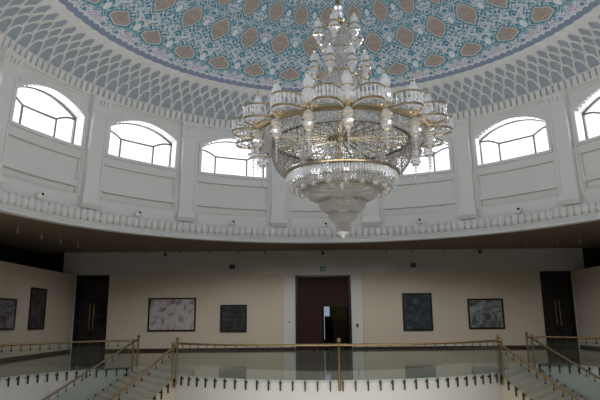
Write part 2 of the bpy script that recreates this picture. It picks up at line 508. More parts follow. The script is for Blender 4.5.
# honeycomb (muqarnas) belt: fish-scale niches, 128 per row
def build_muqarnas():
    NA = 128; NU = NA * 24
    prof = [(0, 11.52, 11.02), (.20, 11.40, 11.42), (.36, 11.08, 11.74), (.55, 10.62, 12.00), (.75, 10.12, 12.19), (.92, 9.62, 12.36), (1, 9.38, 12.42)]
    pv = [p[0] for p in prof]
    vals = np.concatenate([np.linspace(0, .2, 10, endpoint=False), np.linspace(.2, 1, 170)])
    rr = np.interp(vals, pv, [p[1] for p in prof]); zz = np.interp(vals, pv, [p[2] for p in prof])
    dr = np.gradient(rr); dz = np.gradient(zz); L = np.hypot(dr, dz)
    nr, nz = -dz / L, dr / L                        # towards the hall: inward and down
    u = np.arange(NU) / 24.0
    U, V = np.meshgrid(u, vals)
    rows = [(.20, .43, 0.0, .505, .375, 1.0), (.37, .61, .5, .505, .375, 1.0), (.555, .755, 0.0, .47, .26, .8), (.70, .90, .5, .50, .35, .9), (.86, 1.0, 0.0, .50, .0, .7)]
    def recess_at(Uc, Vc):
        dn = np.zeros(Uc.shape, bool); rc = np.zeros(Uc.shape, bool)
        for v0, v1, off, hw, hin, dep in rows:
            x = np.abs(((Uc + off) % 1.0) - .5); t = (Vc - v0) / (v1 - v0); tt = np.clip(t, 0, 1); ti = np.clip(t / .82, 0, 1)
            outer = (t >= -.5) & (t <= 1) & (x <= hw * np.clip(1 - tt ** 2.2, 0, 1) ** .55) & (Vc >= .2)
            rc |= outer & ~dn & (t >= -.3) & (t < .82) & (x < hin * np.clip(1 - ti ** 2.2, 0, 1) ** .55)
            dn |= outer
        return rc
    H = np.zeros_like(U); rec = np.zeros(U.shape, bool); done = np.zeros(U.shape, bool)
    for v0, v1, off, hw, hin, dep in rows:
        x = np.abs(((U + off) % 1.0) - .5); t = (V - v0) / (v1 - v0)
        tt = np.clip(t, 0, 1)
        env = np.clip(1 - tt ** 2.2, 0, 1) ** .55
        outer = (t >= -.5) & (t <= 1) & (x <= hw * env + 1e-6)
        ti = np.clip((t) / .82, 0, 1)
        envi = np.clip(1 - ti ** 2.2, 0, 1) ** .55
        inner = (t >= -.3) & (t < .82) & (x < hin * envi)
        new = outer & ~done & (V >= .2)
        rim = np.clip((hw * env - x) / .10, 0, 1)
        H[new] = (.012 + .028 * rim)[new]
        ii = new & inner
        if hin > 0:
            H[ii] = -.03 * dep; rec |= ii
        done |= new
    H[(~done) & (V >= .2)] = .0
    # rib course at the foot, two per niche
    x = np.abs(((U * 2) % 1.0) - .5); rib = V < .195
    H[rib] = np.where(x < .37, .09, -.05)[rib]
    cap = (V > .15) & (V < .195); H[cap] = np.where(x < .42, .10, -.02)[cap]
    top = vals >= .2
    for _ in range(2):
        G = H[top]; G = (np.roll(G, 1, 1) + G * 2 + np.roll(G, -1, 1)) / 4
        Gp = np.pad(G, ((1, 1), (0, 0)), mode='edge'); H[top] = (Gp[:-2] + 2 * Gp[1:-1] + Gp[2:]) / 4
    Rr = rr[:, None] + nr[:, None] * H; Zz = zz[:, None] + nz[:, None] * H
    th = U / NA * 2 * PI
    co = np.stack([Rr * np.sin(th), Rr * np.cos(th), Zz], -1).reshape(-1, 3)
    nv = len(vals)
    me = bpy.data.meshes.new('honeycomb')
    i0 = (np.arange(nv - 1)[:, None] * NU + np.arange(NU)[None, :]); j = (np.arange(NU) + 1) % NU
    i1 = (np.arange(nv - 1)[:, None] * NU + j[None, :])
    F = np.stack([i0, i0 + NU, i1 + NU, i1], -1).reshape(-1, 4)
    me.vertices.add(len(co)); me.vertices.foreach_set('co', co.astype(np.float32).ravel())
    me.loops.add(F.size); me.loops.foreach_set('vertex_index', F.astype(np.int32).ravel())
    me.polygons.add(len(F)); me.polygons.foreach_set('loop_start', (np.arange(len(F)) * 4).astype(np.int32))
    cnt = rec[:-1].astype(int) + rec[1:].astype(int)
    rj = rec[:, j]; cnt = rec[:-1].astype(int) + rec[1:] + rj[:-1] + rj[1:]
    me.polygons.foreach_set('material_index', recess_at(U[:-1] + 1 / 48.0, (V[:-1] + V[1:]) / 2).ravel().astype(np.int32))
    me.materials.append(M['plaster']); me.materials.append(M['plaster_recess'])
    me.polygons.foreach_set('use_smooth', np.repeat(vals[:-1] >= .2, NU))
    me.update(calc_edges=True); me.validate()
    o = bpy.data.objects.new('ceiling_honeycomb', me); COL.objects.link(o); struct(o)
build_muqarnas()

# dome cap with painted arabesque
def dome_z(r): return 15.25 - 2.80 * (r / 9.3) ** 2
def build_dome():
    NU = 256; rs = np.concatenate([[9.6, 9.38], np.linspace(9.3, .05, 60)])
    me = bpy.data.meshes.new('dome'); vs = []; fs = []; uvs = []
    for r in rs:
        for i in range(NU):
            a = 2 * PI * i / NU
            vs.append((r * math.sin(a), r * math.cos(a), dome_z(r) if r < 9.5 else 12.42))
    for k in range(len(rs) - 1):
        for i in range(NU):
            j = (i + 1) % NU
            fs.append((k * NU + i, (k + 1) * NU + i, (k + 1) * NU + j, k * NU + j))
            V0 = (9.24 - rs[k]) / 1.45; V1 = (9.24 - rs[k + 1]) / 1.45
            u0 = 32 * i / NU; u1 = 32 * (i + 1) / NU
            uvs += [u0, V0, u0, V1, u1, V1, u1, V0]
    me.from_pydata(vs, [], fs); me.update()
    l = me.uv_layers.new(name='pattern'); l.data.foreach_set('uv', uvs)
    me.polygons.foreach_set('use_smooth', [True] * len(fs))
    me.materials.append(M['dome'])
    struct(bpy.data.objects.new('ceiling_dome', me)); o = bpy.data.objects['ceiling_dome']; COL.objects.link(o)
build_dome()

# ------------------------------------------------------------------ gallery shell
XL, XR, YB, YF = -15.0, 15.3, 18.5, -19.0
ZP = 4.52                                           # height of the wall panels
ZC = 5.92
# ceiling: ring between the drum lip and the outer rectangle
def build_gallery_ceiling():
    mb = MB(); n = 128; x0, x1, y0, y1 = XL - 2.6, XR + 2.6, YF, YB + .4
    inner, outer = [], []
    for i in range(n):
        a = 2 * PI * i / n; c, s = math.sin(a), math.cos(a)
        inner.append((11.79 * c, 11.79 * s, ZC))
        t = min((x1 / c) if c > 1e-6 else ((x0 / c) if c < -1e-6 else 1e9), (y1 / s) if s > 1e-6 else ((y0 / s) if s < -1e-6 else 1e9))
        outer.append((t * c, t * s, ZC))
    vs = inner + outer
    mb.add(vs, [(i, (i + 1) % n, n + (i + 1) % n, n + i) for i in range(n)])
    # corner fills
    for X, Y in ((x0, y0), (x0, y1), (x1, y0), (x1, y1)):
        cand = sorted(range(n), key=lambda i: (outer[i][0] - X) ** 2 + (outer[i][1] - Y) ** 2)
        on_x = next(i for i in cand if abs(outer[i][0] - X) < 1e-6); on_y = next(i for i in cand if abs(outer[i][1] - Y) < 1e-6)
        mb.add([outer[on_x], (X, Y, ZC), outer[on_y]], [(0, 1, 2)])
    struct(mb.build('ceiling', M['ceiling']))
build_gallery_ceiling()

# upper floor with the stairwell opening
A_L, B_L = (-5.45, 3.75), (-7.75, 7.1)              # stair head, left flight: inner and outer corner
A_R, B_R = (5.40, 3.75), (7.85, 7.3)
arc = []
half = math.asin(5.42 / 8.0)
for i in range(25):
    a = -half + 2 * half * i / 24
    arc.append((8.0 * math.sin(a), 9.62 - 8.0 * math.cos(a)))
arc[0] = A_L; arc[-1] = A_R
left_edge = [(-11.7, -13.5), (-11.9, -6.0), (-11.85, -1.0), (-11.55, 1.6), (-11.15, 3.3), (-10.35, 4.9), (-9.3, 6.2), B_L]
right_edge = [B_R, (8.75, 6.55), (9.75, 5.2), (10.9, 3.2), (11.5, 1.2), (11.85, -1.0), (11.9, -6.0), (11.7, -13.5)]
def resample(pts, step):
    P = [Vector(p) for p in pts]; out = [P[0].copy()]
    # chaikin smoothing keeps the ends
    for _ in range(3):
        Q = [P[0]]
        for a, b in zip(P, P[1:]): Q += [a * .75 + b * .25, a * .25 + b * .75]
        Q.append(P[-1]); P = Q
    L = [0]
    for a, b in zip(P, P[1:]): L.append(L[-1] + (b - a).length)
    n = max(2, round(L[-1] / step)); res = []
    for i in range(n + 1):
        t = L[-1] * i / n
        k = max(0, min(len(P) - 2, next((q for q in range(len(L) - 1) if L[q + 1] >= t), len(P) - 2)))
        f = (t - L[k]) / max(L[k + 1] - L[k], 1e-9)
        res.append(tuple(P[k].lerp(P[k + 1], f)))
    return res
LE = resample(left_edge, .38); RE = resample(right_edge, .38)
hole = LE + arc + RE
def build_floor():
    import bmesh
    bm = bmesh.new()
    ox = [(XL - .4, YF), (XR + .4, YF), (XR + .4, YB + .8), (XL - .4, YB + .8)]
    def loop(pts):
        v = [bm.verts.new((x, y, 0)) for x, y in pts]
        return [bm.edges.new((v[i], v[(i + 1) % len(v)])) for i in range(len(v))]
    e = loop(ox) + loop(hole)
    bmesh.ops.triangle_fill(bm, use_beauty=True, edges=e)
    me = bpy.data.meshes.new('floor'); bm.to_mesh(me); bm.free(); me.materials.append(M['floor'])
    o = bpy.data.objects.new('floor', me); COL.objects.link(o); struct(o)
build_floor()
# white well wall under the floor edge
ZL = -2.33
def ribbon(name, pts, z0, z1):
    well = MB()
    for a, b in zip(pts, pts[1:]):
        well.add([(a[0], a[1], z0), (b[0], b[1], z0), (b[0], b[1], z1), (a[0], a[1], z1)], [(0, 1, 2, 3)])
    struct(well.build(name, M['wall_white']))
ribbon('wall_stairwell_left', LE, ZL, .0); ribbon('wall_stairwell_back', arc, ZL, .0); ribbon('wall_stairwell_right', RE, ZL, .0)
ribbon('wall_stairwell_front', [RE[-1], LE[0]], ZL, .0)
lf = MB(); lf.add([(-17, -19, ZL), (17, -19, ZL), (17, 12, ZL), (-17, 12, ZL)], [(0, 1, 2, 3)])
struct(lf.build('floor_lower', M['stairstone']))

# back wall: frieze, white pier round the door, cream panels
wb = MB()
dx0, dx1, dz = -1.58, 1.78, 4.38                    # centre door opening
lx0, lx1, rx0, rx1 = -14.95, -12.9, 13.3, 15.25     # dark door openings at the two ends
yb = YB + .14
def wallrect(mb, x0, x1, z0, z1, y): mb.add([(x0, y, z0), (x1, y, z0), (x1, y, z1), (x0, y, z1)], [(0, 1, 2, 3)])
wallrect(wb, XL - .9, lx0, 0, ZC, yb); wallrect(wb, lx0, lx1, ZP, ZC, yb); wallrect(wb, lx1, dx0, 0, ZC, yb)
wallrect(wb, dx0, dx1, dz, ZC, yb); wallrect(wb, dx1, rx0, 0, ZC, yb); wallrect(wb, rx0, rx1, ZP, ZC, yb); wallrect(wb, rx1, XR + .9, 0, ZC, yb)
for xs in (dx0, dx1): wb.add([(xs, yb, 0), (xs, yb + .4, 0), (xs, yb + .4, dz), (xs, yb, dz)], [(0, 1, 2, 3)])
wb.add([(dx0, yb, dz), (dx1, yb, dz), (dx1, yb + .4, dz), (dx0, yb + .4, dz)], [(0, 1, 2, 3)])
struct(wb.build('wall_back', M['wall_white']))
pn = MB()
for x0, x1 in ((lx1, -2.28), (2.48, rx0)): pn.box(((x0 + x1) / 2, YB + .07, ZP / 2), (x1 - x0, .14, ZP - .02))
struct(pn.build('trim_5', M['cream']))
bb = MB()
for x0, x1 in ((lx1, dx0 - .02), (dx1 + .02, rx0)): bb.box(((x0 + x1) / 2, YB - .01, .07), (x1 - x0, .05, .14))
struct(bb.build('baseboard_back', M['baseboard']))
for nm, x, sg in (('left', XL, -1), ('right', XR, 1)):
    w = MB(); w.box((x + sg * .1, (YB + YF) / 2, ZP / 2), (.2, YB - YF + .2, ZP)); struct(w.build('wall_' + nm, M['cream']))
    b2 = MB(); b2.box((x - sg * .02, (YB + YF) / 2, .07), (.05, YB - YF, .14)); struct(b2.build('baseboard_' + nm, M['baseboard']))
    w2 = MB()  # sheets coloured near-black for the shade of the open space above
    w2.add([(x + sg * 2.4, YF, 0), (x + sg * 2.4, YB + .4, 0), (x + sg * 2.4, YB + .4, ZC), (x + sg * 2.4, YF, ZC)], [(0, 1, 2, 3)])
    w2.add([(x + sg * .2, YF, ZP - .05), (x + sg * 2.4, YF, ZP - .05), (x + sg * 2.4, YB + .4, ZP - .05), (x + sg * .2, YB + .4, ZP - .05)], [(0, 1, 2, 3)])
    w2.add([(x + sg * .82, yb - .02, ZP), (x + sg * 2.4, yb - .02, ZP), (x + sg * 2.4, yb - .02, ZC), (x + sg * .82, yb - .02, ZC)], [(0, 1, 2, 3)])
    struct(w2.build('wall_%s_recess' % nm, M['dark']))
wf = MB(); wf.add([(XL - 2.6, YF, ZL), (XR + 2.6, YF, ZL), (XR + 2.6, YF, ZC), (XL - 2.6, YF, ZC)], [(0, 1, 2, 3)])
struct(wf.build('wall_front', M['cream']))

# ---------------- centre door with the room beyond
d1 = struct(empty('door_1', (.1, yb, 0)))
o1 = (.1, yb, 0)
fr = MB(); cx = (dx0 + dx1) / 2
fr.box((dx0 + .07, yb - .0, dz / 2), (.14, .2, dz)); fr.box((dx1 - .07, yb, dz / 2), (.14, .2, dz)); fr.box((cx, yb, dz - .06), (dx1 - dx0, .2, .12))
fr.build('door_frame', M['blackframe'], d1, origin=o1)
tr = MB(); tr.box((cx, yb + .12, 3.40), (dx1 - dx0 - .2, .06, 1.75)); tr.box((cx, yb + .09, 2.53), (dx1 - dx0 - .2, .1, .05))
tr.box((cx, yb + .085, 3.4), (.02, .02, 1.7))
tr.build('transom_panel', M['doorwood'], d1, origin=o1)
lf_ = MB(); lf_.box(((dx0 + .12 + .02) / 2, yb + .12, 1.25), (abs(dx0) - .12 + .0, .06, 2.5))
for z, h in ((.75, 1.1), (1.9, .9)): lf_.box((dx0 + .85, yb + .085, z), (1.1, .012, h))
leaf = lf_.build('door_leaf', M['doorwood'], d1, origin=o1)
hb = MB(); hb.tube([(-.12, yb + .02, .9), (-.12, yb + .02, 1.5)], .02); hb.box((-.12, yb + .06, .95), (.03, .08, .03)); hb.box((-.12, yb + .06, 1.45), (.03, .08, .03))
hb.build('handle', M['brass'], leaf, origin=o1)
rl = MB(); rl.box((dx1 - .13, yb + .12 + .78, 1.25), (.06, 1.55, 2.5))
rl.build('door_leaf', M['doorwood'], d1, origin=o1)
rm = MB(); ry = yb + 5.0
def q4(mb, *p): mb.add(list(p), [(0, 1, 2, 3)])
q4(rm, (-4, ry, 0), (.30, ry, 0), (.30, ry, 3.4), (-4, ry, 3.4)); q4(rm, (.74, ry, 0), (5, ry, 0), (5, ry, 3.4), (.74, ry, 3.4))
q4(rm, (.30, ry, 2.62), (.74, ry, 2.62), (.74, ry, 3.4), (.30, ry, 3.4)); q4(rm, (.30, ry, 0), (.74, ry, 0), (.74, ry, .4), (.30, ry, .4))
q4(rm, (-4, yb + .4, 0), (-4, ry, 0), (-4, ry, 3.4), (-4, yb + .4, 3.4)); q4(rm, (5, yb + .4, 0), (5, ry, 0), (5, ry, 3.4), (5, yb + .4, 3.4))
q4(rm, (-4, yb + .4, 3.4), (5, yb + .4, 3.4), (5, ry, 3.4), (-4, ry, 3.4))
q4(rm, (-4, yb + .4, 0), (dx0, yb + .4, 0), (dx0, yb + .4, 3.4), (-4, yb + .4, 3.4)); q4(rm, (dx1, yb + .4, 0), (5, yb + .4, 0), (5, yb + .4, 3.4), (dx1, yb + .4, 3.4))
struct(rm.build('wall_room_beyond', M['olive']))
rf = MB(); q4(rf, (-4, yb + .3, -.005), (5, yb + .3, -.005), (5, ry, -.005), (-4, ry, -.005)); struct(rf.build('floor_room_beyond', M['floor']))
w17 = struct(empty('window_17', (.52, ry, .4)))
wm = MB(); wm.tube([(.30, ry, .4), (.74, ry, .4), (.74, ry, 2.62), (.30, ry, 2.62)], .03, 6, closed=True); wm.build('window_frame', M['blackframe'], w17, origin=(.52, ry, .4))
wp = MB(); q4(wp, (.30, ry + .03, .4), (.74, ry + .03, .4), (.74, ry + .03, 2.62), (.30, ry + .03, 2.62)); wp.build('window_pane', M['slit'], w17, origin=(.52, ry, .4))
# dark drape over the lower part of that window, and a dark cabinet
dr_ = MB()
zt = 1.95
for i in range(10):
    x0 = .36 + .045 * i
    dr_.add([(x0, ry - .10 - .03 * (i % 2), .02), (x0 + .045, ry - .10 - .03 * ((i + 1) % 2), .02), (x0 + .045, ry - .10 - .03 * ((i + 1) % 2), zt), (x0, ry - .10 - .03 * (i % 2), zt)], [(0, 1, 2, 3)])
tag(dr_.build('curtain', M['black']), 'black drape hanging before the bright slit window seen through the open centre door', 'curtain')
cb = empty('cabinet', (1.55, ry - .3, 0)); co = (1.55, ry - .3, 0)
c_ = MB(); c_.box((1.55, ry - .3, .9), (1.2, .55, 1.7)); c_.build('body', M['darkdoor'], cb, origin=co)
for sg in (-1, 1):
    c2 = MB(); c2.box((1.55 + sg * .295, ry - .585, .9), (.57, .03, 1.6)); dd = c2.build('door', M['blackframe'], cb, origin=co)
    c3 = MB(); c3.ball((1.55 + sg * .06, ry - .62, .95), .025); c3.build('knob', M['brass'], dd, origin=co)
c4 = MB(); c4.box((1.55, ry - .3, .025), (1.1, .45, .05)); c4.build('plinth', M['black'], cb, origin=co)
tag(cb, 'dark low cabinet glimpsed inside the room behind the open right half of the centre door', 'cabinet')

# ---------------- dark double doors at the two corners
def corner_door(num, x0, x1):
    xc = (x0 + x1) / 2; org = (xc, yb, 0); d = struct(empty('door_%d' % num, org))
    f = MB(); f.box((x0 + .05, yb + .1, ZP / 2), (.1, .24, ZP)); f.box((x1 - .05, yb + .1, ZP / 2), (.1, .24, ZP)); f.box((xc, yb + .1, ZP - .05), (x1 - x0, .24, .1))
    f.box((xc, yb + .16, 3.1), (x1 - x0, .1, .1)); f.build('door_frame', M['darkdoor'], d, origin=org)
    g = MB(); g.box((xc, yb + .2, 3.8), (x1 - x0 - .2, .03, 1.32)); g.build('transom_pane', M['darkglass'], d, origin=org)
    w = (x1 - x0 - .2) / 2
    for sg in (-1, 1):
        lx = xc + sg * w / 2
        l = MB()
        for dx in (-w / 2 + .06, w / 2 - .06): l.box((lx + dx, yb + .18, 1.53), (.12, .06, 3.04))
        for z in (.12, 1.05, 2.05, 2.98): l.box((lx, yb + .18, z), (w, .06, .14))
        lo = l.build('door_leaf', M['darkdoor'], d, origin=org)
        p = MB()
        for z0, z1 in ((.19, .98), (1.12, 1.98), (2.12, 2.91)): p.box((lx, yb + .19, (z0 + z1) / 2), (w - .24, .02, z1 - z0))
        p.build('glass_panel', M['darkglass'], lo, origin=org)
        h = MB(); hx = xc + sg * .12; h.tube([(hx, yb + .06, 1.25), (hx, yb + .06, 2.75)], .022)
        for z in (1.35, 2.65): h.tube([(hx, yb + .06, z), (hx, yb + .16, z)], .015, 6)
        h.build('pull_handle', M['brass'], lo, origin=org)
    k = MB(); k.add([(x0, yb + .3, 0), (x1, yb + .3, 0), (x1, yb + .3, ZP), (x0, yb + .3, ZP)], [(0, 1, 2, 3)])  # unseen backing added to keep sky light out of the door gaps
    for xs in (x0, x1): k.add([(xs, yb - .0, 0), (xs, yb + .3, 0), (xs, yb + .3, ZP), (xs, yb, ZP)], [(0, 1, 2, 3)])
    k.build('door_backing', M['dark'], d, origin=org)
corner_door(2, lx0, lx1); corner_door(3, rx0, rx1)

# ---------------- paintings
def painting(loc, w, h, rz, mat, label, t=.09):
    o = empty('painting', loc, rz)                  # local x along the wall, -y into the room, base at z=0
    f = MB()
    for x in (-w / 2 + t / 2, w / 2 - t / 2): f.box((x, -.035, h / 2), (t, .07, h))
    for z in (t / 2, h - t / 2): f.box((0, -.036, z), (w - 2 * t, .068, t))
    f.build('picture_frame', M['blackframe'], o)
    c = MB(); c.box((0, -.025, h / 2), (w - 2 * t + .01, .03, h - 2 * t + .01)); c.build('canvas', mat, o)
    tag(o, label, 'painting', 'framed paintings on the gallery walls')
    return o
gy = lambda *c: [rgb(*k) for k in c]
cm1 = canvas_material('canvas_pink_grey', gy((60, 50, 62), (150, 120, 128), (196, 192, 194), (206, 200, 204)), 3.2, (1.4, 1, .7), 3.1, (.30, .40, .48, .7))
cm2 = canvas_material('canvas_charcoal', gy((22, 24, 26), (38, 42, 46), (78, 84, 86), (120, 122, 122)), 4.0, (1, 1, 1.6), 8.7, (.38, .52, .64, .74))
cm3 = canvas_material('canvas_night_blue', gy((20, 26, 30), (40, 54, 64), (70, 86, 96), (150, 150, 140)), 3.0, (.8, 1, 1.8), 15.2, (.36, .5, .62, .76))
cm4 = canvas_material('canvas_grey_green', gy((36, 40, 40), (92, 98, 92), (140, 150, 148), (176, 186, 188)), 2.6, (1.2, 1, 1), 21.9, (.32, .43, .54, .68))
cm5 = canvas_material('canvas_violet_grey', gy((48, 42, 50), (92, 84, 92), (128, 126, 132), (150, 146, 150)), 3.0, (1, 1, 1), 30.3, (.34, .44, .54, .66))
cm6 = canvas_material('canvas_dark_plum', gy((34, 28, 32), (60, 52, 58), (84, 80, 88), (120, 112, 116)), 4.0, (1, 1, .6), 37.4, (.36, .48, .58, .7))
painting((-9.0, YB, 1.13), 2.86, 1.97, 0, cm1, 'wide black framed abstract painting in pale grey and pink on the back wall')
painting((-5.3, YB, 1.05), 1.60, 1.61, 0, cm2, 'small square black framed charcoal painting on the cream wall left of the centre door')
painting((5.74, YB, 1.04), 1.78, 2.22, 0, cm3, 'upright dark blue painting in a black frame right of the centre door')
painting((9.84, YB, 1.11), 2.14, 1.78, 0, cm4, 'black framed grey green abstract painting, nearest the dark right corner door')
painting((XL + .0, 10.7, 1.40), 1.75, 1.45, PI / 2, cm5, 'violet grey painting on the left side wall, cut off by the picture edge')
painting((XL + .0, 13.85, 1.37), 1.75, 2.12, PI / 2, cm6, 'tall dark plum painting on the left side wall beside the corner door')

# ---------------- small wall and ceiling fittings
ex = empty('exit_sign', (.12, yb, 4.63))
b = MB(); b.box((0, -.03, .15), (.36, .06, .30)); b.build('sign_box', M['green'], ex)
p = MB()
p.ball((-.05, -.065, .24), .022, 8, 4); p.box((-.04, -.063, .165), (.05, .008, .10), 0); p.box((-.075, -.063, .095), (.03, .008, .08)); p.box((-.01, -.063, .10), (.07, .008, .025)); p.box((.09, -.063, .15), (.09, .008, .20))
p.build('running_figure', M['signwhite'], ex)
tag(ex, 'small green emergency exit sign above the centre door', 'sign')
for x, lab in ((-5.45, 'small grey wall grille above the cream panel left of the centre door'), (5.66, 'small grey wall grille above the cream panel right of the centre door')):
    v = empty('wall_grille', (x, yb, 4.82)); b = MB(); b.box((0, -.02, .14), (.36, .04, .28)); b.build('grille_frame', M['grille'], v)
    b = MB()
    for i in range(5): b.box((0, -.045, .04 + .05 * i), (.30, .015, .022))
    b.build('louvre', M['steel'], v); tag(v, lab, 'grille', 'grey wall grilles')
for x, lab in ((-9.55, 'small dark speaker high on the frieze above the wide pink painting'), (.13, 'small dark speaker high on the frieze straight above the exit sign'), (9.77, 'small dark speaker high on the frieze above the grey green painting')):
    v = empty('wall_speaker', (x, yb, 5.62)); b = MB(); b.box((0, -.14, .12), (.16, .14, .2)); b.build('speaker_body', M['black'], v)
    b = MB(); b.box((0, -.035, .12), (.05, .07, .05)); b.build('bracket', M['steel'], v)
    b = MB(); b.lathe([(.06, 0), (.055, -.01), (.0, -.012)], 12); b.v = [(q[0], -.21 + q[2], .12 + q[1]) for q in b.v]; b.build('speaker_cone', M['grille'], v)
    tag(v, lab, 'speaker', 'dark wall speakers')
v = empty('fire_call_point', (2.12, yb, 1.28)); b = MB(); b.box((0, -.025, .1), (.12, .05, .2)); b.build('housing', M['red'], v)
b = MB(); b.box((0, -.053, .1), (.07, .008, .07)); b.build('push_plate', M['black'], v)
tag(v, 'small dark red call point on the white pier right of the centre door', 'fire call point')
v = empty('light_switch', (-1.95, yb, 1.55)); b = MB(); b.box((0, -.012, .05), (.1, .024, .1)); b.build('switch_plate', M['grille'], v)
b = MB(); b.box((0, -.03, .05), (.04, .015, .06)); b.build('rocker', M['white_metal'], v)
tag(v, 'small grey switch on the white pier left of the centre door', 'switch')

# round white cameras on the ledge above the beads, one per bay
names = {-3: 'white ball camera above the bead moulding, under the leftmost window', -2: 'white ball camera above the bead moulding, under the second window from the left',
         -1: 'white ball camera under the window left of the chandelier', 0: 'white ball camera below the tip of the chandelier, beside its left edge',
         1: 'white ball camera under the window right of the chandelier', 2: 'white ball camera above the bead moulding, under the full arched window on the right'}
def make_camera_ball():
    v = empty('surveillance_camera', (0, 0, 0))
    b = MB(); b.ball((0, 0, .14), .14, 14, 10); b.build('camera_body', M['white_metal'], v, smooth=True)
    b = MB(); b.tube([(0, .07, .12), (0, .16, .12)], .05, 10); b.build('mount', M['white_metal'], v)
    b = MB(); b.ball((.03, -.105, .205), .062, 10, 6); b.build('lens', M['black'], v, smooth=True)
    return v
proto = None
for k, lab in names.items():
    th = k * BAY; p = (11.84 * math.sin(th), 11.84 * math.cos(th), 6.22)
    if proto is None: o = proto = make_camera_ball(); o.location = p; o.rotation_euler.z = -th
    else: o = dup(proto, p, -th)
    tag(o, lab, 'camera', 'ball cameras round the drum')

# track spotlights under the gallery ceiling
spots = [(-13.66, 8.48), (-13.4, 10.23), (-13.2, 11.9), (-12.94, 13.39), (-11.66, 16.7), (-10.29, 16.8), (-8.33, 16.94), (-6.62, 17.2), (-4.94, 17.3), (-3.37, 17.4),
         (3.86, 17.4), (5.39, 17.3), (7.26, 17.1), (8.9, 16.6), (10.38, 16.1), (11.46, 15.6), (12.8, 14.6), (13.49, 13.58)]
def make_spot():
    v = empty('ceiling_spotlight', (0, 0, 0))
    b = MB(); b.tube([(0, 0, -.0), (0, 0, -.04)], .06, 10); b.build('base', M['spot_body'], v)
    b = MB(); b.tube([(0, 0, -.04), (0, 0, -.16)], .015, 6); b.build('stem', M['spot_body'], v)
    b = MB(); b.lathe([(.001, 0), (.05, 0), (.065, -.2), (.05, -.2), (.0, -.18)], 12, (0, 0, -.15)); b.build('lamp_head', M['spot_body'], v)
    return v
proto = None
side_lab = ['first', 'second', 'third', 'fourth']
for i, (x, y) in enumerate(spots):
    if proto is None: o = proto = make_spot(); o.location = (x, y, ZC)
    else: o = dup(proto, (x, y, ZC))
    if i < 4: lab = 'white ceiling spotlight over the left side gallery, %s from the picture edge' % side_lab[i]
    elif i < 10: lab = 'white ceiling spotlight along the back wall, %s from the left corner' % ['first', 'second', 'third', 'fourth', 'fifth', 'sixth'][i - 4]
    elif i < 16: lab = 'white ceiling spotlight right of the centre door, %s from the door' % ['first', 'second', 'third', 'fourth', 'fifth', 'sixth'][i - 10]
    else: lab = 'white ceiling spotlight near the dark right corner, %s' % ['second from the picture edge', 'nearest the picture edge'][i - 16]
    tag(o, lab, 'spotlight', 'ceiling spotlights of the gallery')

# ------------------------------------------------------------------ balustrades
HR = 1.02
def newel(mb, x, y, z, h=1.16, low=-.3):
    mb.tube([(x, y, z + low), (x, y, z + h - .08)], .038, 10)
    mb.lathe([(.055, 0), (.055, .03), (.04, .04)], 10, (x, y, z + h - .11)); mb.ball((x, y, z + h), .065, 10, 8)
def side_normals(path):
    out = []
    for i in range(len(path)):
        a = path[max(i - 1, 0)]; b = path[min(i + 1, len(path) - 1)]
        t = Vector((b[0] - a[0], b[1] - a[1])).normalized(); out.append(Vector((t.y, -t.x)))
    return out
def balustrade(label, path, posts, slope=False, flip=1, post_label=None):
    """path: 3D floor points (one per glass joint); glass stands just outside the floor edge"""
    nrm = [n * flip for n in side_normals(path)]
    mid = path[len(path) // 2]
    o = empty('balustrade', path[0]); org = path[0]
    off = .07
    P = [Vector((p[0] + n.x * off, p[1] + n.y * off, p[2])) for p, n in zip(path, nrm)]
    h = MB(); h.tube([p + Vector((0, 0, HR)) for p in P], .038, 10); h.build('handrail', M['brass'], o, smooth=True, origin=org)
    for a, b in zip(P, P[1:]):
        d = (b - a); dn = d.normalized(); n2 = Vector((-dn.y, dn.x, 0)).normalized() * .006
        a2, b2 = a + dn * .004, b - dn * .004
        zl, zh = (-.08, .86)
        vs = [a2 - n2 + Vector((0, 0, zl)), b2 - n2 + Vector((0, 0, zl)), b2 + n2 + Vector((0, 0, zl)), a2 + n2 + Vector((0, 0, zl))]
        vs += [v + Vector((0, 0, zh - zl)) for v in vs]
        g = MB(); g.add(vs, [(0, 3, 2, 1), (4, 5, 6, 7), (0, 1, 5, 4), (1, 2, 6, 5), (2, 3, 7, 6), (3, 0, 4, 7)])
        g.build('glass_panel', M['rail_glass'], o, origin=org)
    for i, p in enumerate(P[:-1]):
        m = (P[i] + P[i + 1]) / 2 if slope else P[i]
        n = nrm[i]
        if not slope and i == 0: continue
        c = MB(); c.box((m.x + n.x * .02, m.y + n.y * .02, m.z - .16), (.042, .042, .30), math.atan2(n.y, n.x)); c.tube([(m.x - n.x * .07, m.y - n.y * .07, m.z - .1), (m.x + n.x * .05, m.y + n.y * .05, m.z - .1)], .03, 8)
        c.build('glass_clamp', M['steel'], o, origin=org)
        k = MB(); k.tube([(m.x, m.y, m.z + HR - .02), (m.x, m.y, m.z + HR - .18)], .014, 6); k.lathe([(.001, 0), (.034, 0), (.034, -.045), (.001, -.045)], 8, (m.x, m.y, m.z + HR - .17))
        k.build('rail_bracket', M['steel'], o, origin=org)
    for (x, y, z) in posts:
        m = MB(); newel(m, x, y, z); m.build('post', M['brass'], o, smooth=False, origin=org)
    tag(o, label, 'balustrade', 'glass and brass balustrades round the stairwell')
    return o
def arc_pts(n):
    res = []
    for i in range(n + 1):
        a = -half + 2 * half * i / n
        res.append((8.0 * math.sin(a), 9.62 - 8.0 * math.cos(a), 0.0))
    return res
AP = arc_pts(32)
nmid = side_normals(AP)[16]
balustrade('curved glass balustrade with brass handrail on the bowed floor edge before the centre door', AP,
           [(AP[0][0], AP[0][1] - .07, 0), (-.10, AP[16][1] - .07, 0), (AP[-1][0], AP[-1][1] - .07, 0)], flip=1)
cutL = [p for p in LE if p[1] > -6]; cutR = [p for p in RE if p[1] > -6]
